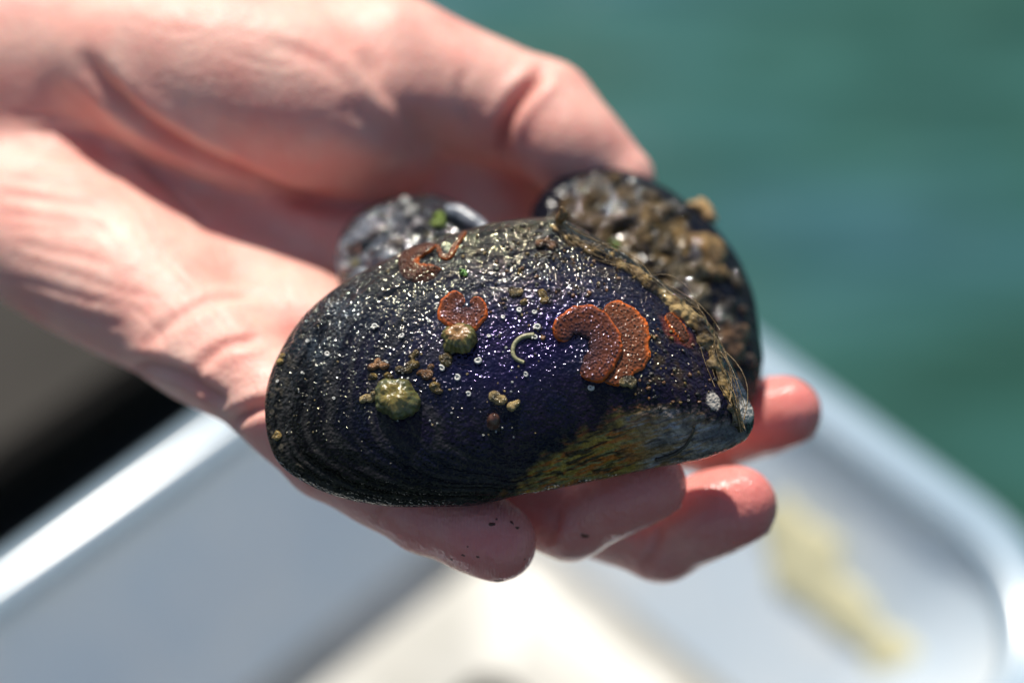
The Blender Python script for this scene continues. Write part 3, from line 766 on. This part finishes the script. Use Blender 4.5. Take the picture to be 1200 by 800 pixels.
# ------------------------------------------------------------------ what grows on the big mussel
def mat_colony():
    t = NT('spotted_colony').set(Roughness=.07, Specular_IOR_Level=.5)
    uv = t.n('ShaderNodeUVMap'); uv.uv_map = 'UVMap'
    vo = t.n('ShaderNodeTexVoronoi', feature='F1'); vo.inputs['Scale'].default_value = 1.25; vo.inputs['Randomness'].default_value = .5
    t.l(uv.outputs[0], vo.inputs['Vector'])
    pore = t.ramp(vo.outputs['Distance'], [(.20, (1, 1, 1)), (.33, (0, 0, 0))])
    c = t.mix(t.math('MULTIPLY', pore, t.attr('Pore')), t.attr('Col'), (.012, .007, .006))
    h = t.math('SUBTRACT', vo.outputs['Distance'], t.math('MULTIPLY', pore, .2))
    nm = t.bump(h, .00022, .9); nm = t.bump(t.voro(1500, 'SMOOTH_F1'), .00040, .9, nm)
    t.l(t.attr('Tint'), t.b.inputs['Specular Tint'])
    return t.done(c, nm)
M_COL = mat_colony()
def colony(ctr_pts, half, label, h=.075, tone=1.0, tint=(1, .9, .8), side=0, sparse=1.0, base=.0):
    """a flat crescent following ctr_pts (px) with half widths, raised on the shell, orange along its rim"""
    n, m = 70, 19
    c = resample(catmull(np.array(ctr_pts, float), 200), n); hw = np.interp(np.linspace(0, 1, n), np.linspace(0, 1, len(half)), half)
    ends = np.sqrt(np.clip(1 - (np.abs(np.linspace(-1, 1, n))) ** 9, 0, 1)); hw = hw * ends + .4
    T = nrm(np.gradient(c, axis=0)); Nn = np.stack([-T[:, 1], T[:, 0]], -1)
    tt = np.linspace(-1, 1, m)
    rag = 1 + .06 * np.sin(np.linspace(0, 23, n)) + .045 * np.sin(np.linspace(0, 57, n) + 1) + RNG.normal(0, .022, n)
    P = c[:, None] + Nn[:, None] * (tt[None, :, None] * (hw * rag)[:, None, None])
    V0, N0 = smooth_on(MAIN, P.reshape(-1, 2))
    prof = (1 - np.abs(tt) ** 5) ** .6
    prof = prof * (.8 + .3 * np.abs(tt) ** 2) if side == 0 else prof * (.62 + .45 * tt * side)
    H = np.repeat((prof * h)[None], n, 0) * np.clip(ends * 1.2, 0, 1)[:, None]
    V = V0 + N0 * (H.reshape(-1, 1) + .004 + base)
    V[np.arange(n * m).reshape(n, m)[:, [0, -1]].ravel()] -= N0[np.arange(n * m).reshape(n, m)[:, [0, -1]].ravel()] * (.03 + base)
    nz = fbm(V, 5, 300, 3)
    C = np.tile(np.array([.105, .034, .014]) * tone, (n * m, 1)); C *= (.7 + .6 * nz[:, None])
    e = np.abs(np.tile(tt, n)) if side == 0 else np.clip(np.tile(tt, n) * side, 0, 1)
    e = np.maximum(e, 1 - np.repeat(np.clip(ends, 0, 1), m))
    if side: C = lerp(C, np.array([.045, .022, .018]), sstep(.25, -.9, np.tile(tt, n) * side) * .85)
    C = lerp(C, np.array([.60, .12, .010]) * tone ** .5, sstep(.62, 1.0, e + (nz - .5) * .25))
    s = np.concatenate([[0], np.cumsum(np.linalg.norm(np.diff(c, axis=0), axis=1))])
    UV = np.stack([np.repeat(s, m) / (4.6 * sparse), (np.tile(tt, n) * np.repeat(hw, m)) / (4.6 * sparse)], -1)
    pore = np.repeat(sstep(1.0, .78, e)[:, None], 3, 1)
    o = mk('crescent_colony', V, grid_faces(n, m), M_COL, uv=UV, cols={'Col': C, 'Pore': pore, 'Tint': np.tile(np.array(tint), (n * m, 1))})
    o.data.update()
    # make the faces look outward
    return tag(o, label, 'colony', 'spotted orange-brown colonies on the big mussel')
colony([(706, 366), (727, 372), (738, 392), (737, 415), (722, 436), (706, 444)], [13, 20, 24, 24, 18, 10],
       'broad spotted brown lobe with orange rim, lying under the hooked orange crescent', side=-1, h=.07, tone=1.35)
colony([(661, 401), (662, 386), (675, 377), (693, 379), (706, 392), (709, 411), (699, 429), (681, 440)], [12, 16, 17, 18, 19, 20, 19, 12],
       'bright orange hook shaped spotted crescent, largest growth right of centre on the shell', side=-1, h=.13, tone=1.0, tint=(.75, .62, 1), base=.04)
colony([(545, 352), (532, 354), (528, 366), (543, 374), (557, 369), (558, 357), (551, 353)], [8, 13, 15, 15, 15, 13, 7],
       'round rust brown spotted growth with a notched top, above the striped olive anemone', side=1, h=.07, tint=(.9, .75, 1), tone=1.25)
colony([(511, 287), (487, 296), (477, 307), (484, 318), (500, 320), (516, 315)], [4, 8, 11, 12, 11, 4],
       'glittering crescent with thin orange lower rim, uppermost left on the shell', side=-1, h=.06, tint=(1, 1, .75), tone=.85)
colony([(512, 286), (518, 300), (527, 300), (534, 288), (546, 271)], [1.6, 2.6, 3.0, 2.4, 1.4],
       'small thin orange brown loop at the top edge, right of the glittering crescent', side=0, h=.04, tint=(1, 1, .75), tone=1.2)
colony([(781, 368), (795, 385), (804, 400)], [5, 8, 5], 'narrow dull red growth beside the fibrous hinge of the big mussel', side=0, h=.04, tone=.8)

def anemone(x, y, r, ht, label, c_top, c_a, c_b, seed, tilt=(0, 0), soft=5, rd=1.0, dim=.06):
    p, nn = on(MAIN, x, y); nn = nrm(nn + np.array([tilt[0], tilt[1], 0]))
    e1 = nrm(np.cross(nn, [0.3, 1, 0])); e2 = np.cross(nn, e1)
    n, m = 72, 22; th = np.linspace(0, 2 * np.pi, n, endpoint=False)
    k = np.linspace(0, 1, m); rings = 17
    V = []; C = []
    for a in th:
        rid = np.cos(a * rings + 1.2 * np.sin(a * 3 + seed))
        lob = 1 + .07 * math.sin(a * 2 + seed) + .05 * math.sin(a * 5 + 2 * seed)
        for q in k:
            rr = r * lob * (math.sin(q * math.pi * .5) ** .8) * (1 + .035 * rd * rid * (q > .25))
            z = ht * (math.cos(q * math.pi * .5) ** .75) * (1 + .04 * rd * rid * q) - dim * math.exp(-(q / .12) ** 2)
            V.append(p + nn * (z - .02) + e1 * rr * math.cos(a) + e2 * rr * math.sin(a))
            s = 1 / (1 + math.exp(-soft * (rid + .1))); col = np.array(c_a) * s + np.array(c_b) * (1 - s)
            tp = sstep(.48, .30, q); C.append(col * (1 - tp) + np.array(c_top) * tp)
    V = np.array(V); C = np.array(C); nz = fbm(V, 9, seed, 3); C *= (.6 + .8 * nz[:, None]); V += nn * ((nz - .5) * .05)[:, None]; dd = V - p; V += nrm(dd) * ((fbm(V, 3.5, seed + 40, 3) - .5) * .16 + (fbm(V, 11, seed + 50, 2) - .5) * .05)[:, None]
    o = mk('closed_anemone', V, grid_faces(n, m, closed_n=True, flip=True), M_AN, cols={'Col': C})
    tag(o, label, 'anemone', 'closed anemones on the big mussel')
M_AN = mat_attr('anemone_flesh', .22, 900, .0003, .3, .6, .35)
anemone(538, 398, .36, .34, 'round striped olive anemone with orange top, just below the round rust growth', (.32, .18, .07), (.09, .085, .022), (.19, .165, .055), 1, (-.1, .35))
anemone(466, 467, .46, .36, 'larger mottled yellow-green anemone, lower left on the big mussel', (.22, .17, .045), (.075, .085, .04), (.17, .155, .05), 2, soft=2, rd=.5, dim=.02)

M_WORM = mat_plain('white_lime', (.62, .60, .54), .35, 1500, .0002, .15)
def coil(x, y, r, seed):
    r *= random.uniform(.72, .98)
    p, nn = on(MAIN, x, y); e1 = nrm(np.cross(nn, [0.3 * seed % 1, 1, .2])); e2 = np.cross(nn, e1)
    t = np.linspace(0, 1, 26); a = t * 2 * np.pi * random.uniform(1.15, 1.8) + seed * 1.7; sq = random.uniform(.75, 1)
    R = r * (.30 + .62 * t); P = p + nn * (.02 + r * .25 + .25 * r * t)[:, None] + e1 * (R * np.cos(a))[:, None] + e2 * (R * sq * np.sin(a))[:, None]
    V, q, tr = tube(P, r * (.20 + .17 * t), 8); mk('worm_coil', V, [q, tr], M_WORM, MAIN.root)
for k, (x, y, r) in enumerate([(440, 383, .085), (471, 394, .082), (503, 377, .06), (518, 432, .085), (560, 423, .095), (536, 443, .085), (549, 462, .06), (573, 394, .06), (609, 364, .085), (626, 366, .06), (630, 384, .085), (627, 396, .09), (692, 454, .075), (616, 439, .06), (590, 372, .05), (384, 415, .07), (361, 400, .05), (392, 467, .045), (355, 437, .04), (326, 447, .04)]):
    coil(x, y, r, k)
# one curved uncoiled worm tube
p, nn = smooth_on(MAIN, resample(catmull(np.array([(626, 393), (613, 395), (604, 402), (601, 412), (604, 420), (614, 425)], float), 60), 30))
V, q, tr = tube(p + nn * .035, np.linspace(.055, .04, 30), 8)
o = mk('worm_tube', V, [q, tr], mat_plain('buff_lime', (.30, .28, .15), .35, 1200, .0003, .25)); tag(o, 'curved pale worm tube between the round growth and the orange hook', 'worm tube')

def crust(name, items, S, k, h, drop, rgh=1.0, kind='stuff', mat=None, tone=1.0):
    P, R, Cc = [], [], []
    for x, y, r_, c in items:
        p, nn = on(S, x, y); P.append(p + nn * r_ * drop); R.append(r_); Cc.append(c)
    P = np.array(P); R = np.array(R); Cc = np.array(Cc)
    f = Field(P.min(0) - .6, P.max(0) + .6, h); D = f.new()
    for p, r_ in zip(P, R): f.cone(D, p, p + np.array([.03, .02, 0]), r_, r_ * .9, k)
    V, F = surface_nets(D, f.lo, f.h); V = relax(V, F, 2); N = vnormals(V, F)
    V = V + N * ((fbm(V, 3.5, 61, 4) - .5) * .10 * rgh + (fbm(V, 8, 64, 3) - .5) * .07 * rgh + (fbm(V, 16, 62, 3) - .5) * .035 * rgh)[:, None]
    C = np.zeros((len(V), 3)); W = np.zeros(len(V))
    for p, r_, c in zip(P, R, Cc):
        w_ = np.exp(-(np.linalg.norm(V - p, axis=1) / (r_ * 1.1)) ** 2) + 1e-9; C += w_[:, None] * c; W += w_
    C = C / W[:, None] * tone * (.15 + 1.7 * sstep(.3, .75, fbm(V, 3.0, 63, 4))[:, None])
    return tag(mk(name, V, F, mat or M_SLIME, S.root, cols={'Col': C}), kind=kind)
def mat_glisten(name, scale, amp, rough=.06, spec=1.0, grain=.5):
    t = NT(name).set(Roughness=rough, Specular_IOR_Level=spec)
    n = t.noise(scale * 1.1, 4, .65)
    c = t.mix(grain, t.attr('Col'), t.mix(1.0, t.attr('Col'), t.ramp(n, [(.3, (.3,) * 3), (.7, (1.5,) * 3)]), 'MULTIPLY'))
    h = t.math('ADD', t.voro(scale, 'SMOOTH_F1'), t.math('MULTIPLY', t.noise(scale * .6, 2), 1.2))
    return t.done(c, t.bump(h, amp / scale, .9))
M_SLIME = mat_glisten('wet_ochre_slime', 800, .6, .05, .6)
M_CRUMB = mat_attr('wet_crumb', .16, 1800, .0010, 0, .7, .75)
M_GRIT = mat_attr('wet_sediment', .3, 1100, .0006, .0, .55, .6)
def crumb_set(name, items, S, kind=None, parent=None):
    L, C = [], []
    for k, (x, y, r, col) in enumerate(items):
        p, nn = on(S, x, y); e = nrm(np.array([random.uniform(-1, 1), random.uniform(-1, 1), random.uniform(-1, 1)]))
        rr = r * np.array([random.uniform(.7, 1.3) for _ in range(3)])
        v = lump(p + nn * r * .35, rr, nn, k * 7 + 3, .55, .75); L.append(v)
        nz = fbm(v[0], 8, k, 2)[:, None]; C.append(np.array(col) * (.55 + .9 * nz))
    V, Fs = merge3(L); o = mk(name, V, Fs, M_GRIT, parent or S.root, cols={'Col': np.concatenate(C)})
    if kind: tag(o, kind=kind)
    return o
OC, TAN, RST = (.17, .11, .03), (.24, .17, .07), (.16, .075, .028)
for x, y, pts in [(443, 426, [(0, 0, .11), (-6, 4, .07), (6, 3, .07)]), (480, 426, [(0, 0, .13), (-3, 9, .12), (4, -8, .08)]), (499, 438, [(0, 0, .08), (6, 2, .07), (-5, -1, .06), (4, -7, .05)]),
                  (525, 422, [(0, 0, .12), (-4, 2, .09)]), (508, 453, [(0, 0, .08), (3, 5, .06)]), (440, 463, [(0, 0, .12), (-9, 3, .10), (-15, 5, .07), (8, -4, .09)]),
                  (436, 442, [(0, 0, .05)]), (456, 441, [(0, 0, .06)]), (588, 470, [(0, 0, .12), (-8, -4, .10), (10, 6, .09), (16, 3, .06)]), (640, 284, [(0, 0, .12), (-8, 3, .1), (7, 5, .09)]), (602, 342, [(0, 0, .09), (5, 2, .06)]), (635, 345, [(0, 0, .09), (3, 7, .08)]), (612, 355, [(0, 0, .07)]), (735, 445, [(0, 0, .12), (-6, 3, .09), (7, 5, .08)]), (325, 512, [(0, 0, .08)]), (328, 424, [(0, 0, .08), (3, -8, .05)])]:
    _c = random.choice([OC, TAN, RST, OC]); crust('sediment_crumb', [(x + a + random.gauss(0, r * 28), y + b + random.gauss(0, r * 22), r * random.uniform(.35, .75), np.array(_c) * random.uniform(.6, 1.2)) for a, b, r in pts for _ in range(5)], MAIN, .05, .020, .2, .9, None, M_CRUMB)
# snout like brown tube
P0, nn = on(MAIN, 578, 498); tip_p, _ = on(MAIN, 579, 485)
pp = np.linspace(0, 1, 12)[:, None]; P = P0 + (tip_p - P0) * pp * 1.0 + nn * (.05 + .22 * pp)
V, q, tr = tube(P, np.interp(pp[:, 0], [0, .5, .8, .93, 1], [.13, .14, .11, .08, .035]), 12)
mk('sea_squirt', V, [q, tr], mat_plain('brown_flesh', (.10, .045, .03), .2, 900, .0003, .4, .6), MAIN.root)
# fine grit sprinkled over the shoulder: nobody could count it
it = []
while len(it) < 150:
    x, y = random.gauss(645, 62), random.gauss(312, 34)
    if poly_sd(np.array([x]), np.array([y]), MAIN_OUT)[0] > 5: it.append((x, y, random.uniform(.014, .042), random.choice([OC, RST, (.03, .025, .02), (.06, .045, .03), (.05, .05, .03)])))
while len(it) < 220:
    x, y = random.uniform(740, 840), random.uniform(380, 480)
    if poly_sd(np.array([x]), np.array([y]), MAIN_OUT)[0] > 6: it.append((x, y, random.uniform(.015, .045), random.choice([OC, RST, (.03, .025, .02), (.02, .02, .02)])))
while len(it) < 300:
    x, y = random.uniform(340, 640), random.uniform(350, 520)
    if poly_sd(np.array([x]), np.array([y]), MAIN_OUT)[0] > 6: it.append((x, y, random.uniform(.012, .026), random.choice([TAN, (.4, .4, .36), (.3, .3, .3)])))
crumb_set('fine_grit', it, MAIN, 'stuff')
# green weed scraps
crumb_set('green_weed', [(543, 320, .06, (.06, .16, .02)), (546, 323, .045, (.06, .16, .02)), (540, 316, .04, (.05, .12, .02))], MAIN)
# little brown stalk standing up on the top edge
p, nn = on(MAIN, 657, 268)
P = catmull(np.array([p, p + np.array([-.02, .16, .10]), p + np.array([.03, .30, .22]), p + np.array([.0, .42, .32])]), 14)
V, q, tr = tube(P, np.array([.10, .12, .10, .085, .08, .09, .11, .12, .11, .10, .09, .075, .06, .04]), 10)
V = V + (fbm(V, 7, 5, 3)[:, None] - .5) * .09
o = mk('stalk', V, [q, tr], mat_plain('brown_stalk', (.16, .09, .03), .22, 1000, .0006, .6, .6)); tag(o, 'short knobbly brown stalk standing up on the top edge of the big mussel', 'stalk')

# fibrous byssus along the hinge line
HINGE = np.array([(650, 262), (684, 284), (716, 298), (746, 316), (776, 338), (802, 360), (826, 384), (840, 410), (850, 440), (860, 470), (872, 500)], float)
hp = resample(catmull(HINGE, 200), 60); hp3, hn3 = smooth_on(MAIN, hp + np.array([-4, 4]))
def fibres(n, wmul, rmin, rmax, lift):
    L = []
    for _ in range(n):
        a = random.uniform(0, .9); b = min(1, a + random.uniform(.08, .28)); i = np.linspace(a, b, 9) * 59
        base = np.stack([np.interp(i, np.arange(60), hp3[:, k]) for k in range(3)], -1); nb = np.stack([np.interp(i, np.arange(60), hn3[:, k]) for k in range(3)], -1)
        w_ = wmul * np.interp(a, [0, .3, .65, .8, 1], [.5, 1.0, 1.0, .5, .35])
        off = np.array([random.gauss(0, .09), random.gauss(.03, .09), random.gauss(.03, .06)]) * w_
        cur = np.array([random.gauss(0, .10), random.gauss(0, .10), random.gauss(0, .05)]) * w_
        t = np.linspace(-1, 1, 9)[:, None]
        P = base + off + cur * (1 - t ** 2) + cur[::-1] * t * .5 + nb * (lift + abs(random.gauss(0, .03)))
        L.append(tube(P, random.uniform(rmin, rmax), 5))
    return L
L = fibres(60, 1.5, .005, .014, .05)
V, Fs = merge3(L); nz = fbm(V, 3, 8, 3)[:, None]
C = np.array([.22, .145, .06]) * (.35 + 1.2 * nz)
tag(mk('byssus_fibres', V, Fs, M_GRIT, MAIN.root, cols={'Col': C}), kind='stuff')
# the slimy matted band the fibres sit on
rb = np.interp(np.linspace(0, 1, 60), [0, .1, .3, .5, .66, .78, .9, 1], [.03, .06, .09, .15, .19, .10, .055, .05])
bi = []
for k in range(60):
    for _ in range(3):
        j = random.gauss(0, 14 * rb[k] + 1); bi.append((hp[k, 0] - 4 - j * .7, hp[k, 1] + 4 + j * .5, rb[k] * random.uniform(.35, .9), np.array(random.choice([(.26, .17, .06), (.16, .10, .04), (.10, .07, .035), (.30, .22, .10)]))))
crust('hinge_band', bi, MAIN, .10, .032, -.1, .7, None)
# dark byssus thread lying across the beak
p, nn = smooth_on(MAIN, resample(catmull(np.array([(813, 499), (810, 510), (802, 522), (790, 531), (776, 536), (768, 537)], float), 60), 26))
V, q, tr = tube(p + nn * .03, np.linspace(.02, .045, 26), 7)
mk('byssus_thread', V, [q, tr], mat_plain('dark_thread', (.05, .04, .025), .35, 900, .0003, .3), MAIN.root)

# ------------------------------------------------------------------ crust on the rear mussel
it = []
def addl(n, cx, cy, sx, sy, r0, r1, cols):
    for _ in range(n):
        x, y = random.gauss(cx, sx), random.gauss(cy, sy)
        if poly_sd(np.array([x]), np.array([y]), REAR_OUT)[0] > 9: it.append((x, y, random.uniform(r0, r1), random.choice(cols)))
SO = [(.22, .14, .05), (.16, .10, .035), (.30, .20, .09), (.09, .06, .025)]
addl(46, 700, 255, 30, 28, .10, .26, SO); addl(26, 760, 240, 30, 14, .08, .18, SO); addl(26, 830, 285, 14, 20, .10, .24, [(.34, .20, .07), (.26, .15, .05)])
addl(30, 800, 330, 30, 26, .06, .15, [(.05, .04, .02), (.10, .07, .03)]); addl(24, 825, 330, 26, 20, .08, .18, [(.22, .17, .09), (.14, .12, .08), (.06, .05, .03)]); addl(26, 860, 400, 14, 26, .07, .18, [(.08, .05, .03), (.24, .13, .06), (.03, .03, .03)])
crust('sediment_crust', it, REAR, .20, .042, -.2, 1.3, 'stuff', None, .42)
crumb_set('orange_knob', [(822, 247, .22, (.45, .27, .10)), (814, 243, .17, (.40, .25, .10)), (832, 254, .18, (.38, .22, .08))], REAR)
crumb_set('green_weed', [(722, 290, .10, (.10, .17, .02)), (716, 284, .07, (.08, .14, .02))], REAR)
# ------------------------------------------------------------------ bits on the small mussel
crumb_set('drop_glint', [(474, 240, .17, (.30, .30, .28)), (483, 252, .15, (.30, .30, .28)), (491, 264, .15, (.28, .26, .26))], SMALL)  # pale lumps in place of blurred glints from water drops
M_FILM = mat_glisten('grey_sheen_film', 520, .9)
crust('sheen_film', [(440, 275, .16, (.14, .15, .15)), (455, 268, .14, (.16, .16, .16)), (425, 288, .2, (.16, .18, .18)), (412, 292, .18, (.2, .22, .22)), (440, 300, .2, (.18, .2, .22)), (418, 310, .1, (.1, .08, .02)), (405, 312, .16, (.2, .2, .2)), (465, 285, .13, (.16, .13, .1)), (455, 300, .16, (.2, .22, .24))], SMALL, .25, .04, -.35, .8, None, M_FILM)  # pale lumps added to give this shell its bright sheen

crumb_set('green_weed', [(515, 256, .15, (.16, .24, .02)), (514, 264, .13, (.14, .2, .02))], SMALL)
# shell scrap lying on it, its bluish shine put into the colour
p, nn = smooth_on(SMALL, resample(np.array([(522, 252), (540, 258), (562, 272), (580, 290)], float), 20))
V, q, tr = tube(p + nn * .15, np.interp(np.linspace(0, 1, 20), [0, .15, .5, 1], [.12, .20, .19, .10]), 16)
o = mk('shell_fragment', V, [q, tr], mat_plain('blue_shine_shell', (.20, .22, .25), .25, 300, .0004, .2, .7)); tag(o, 'shell fragment with a painted bluish shine, behind the top edge of the big mussel', 'shell fragment')
for o in scn.objects:
    if '_org' in o: del o['_org']
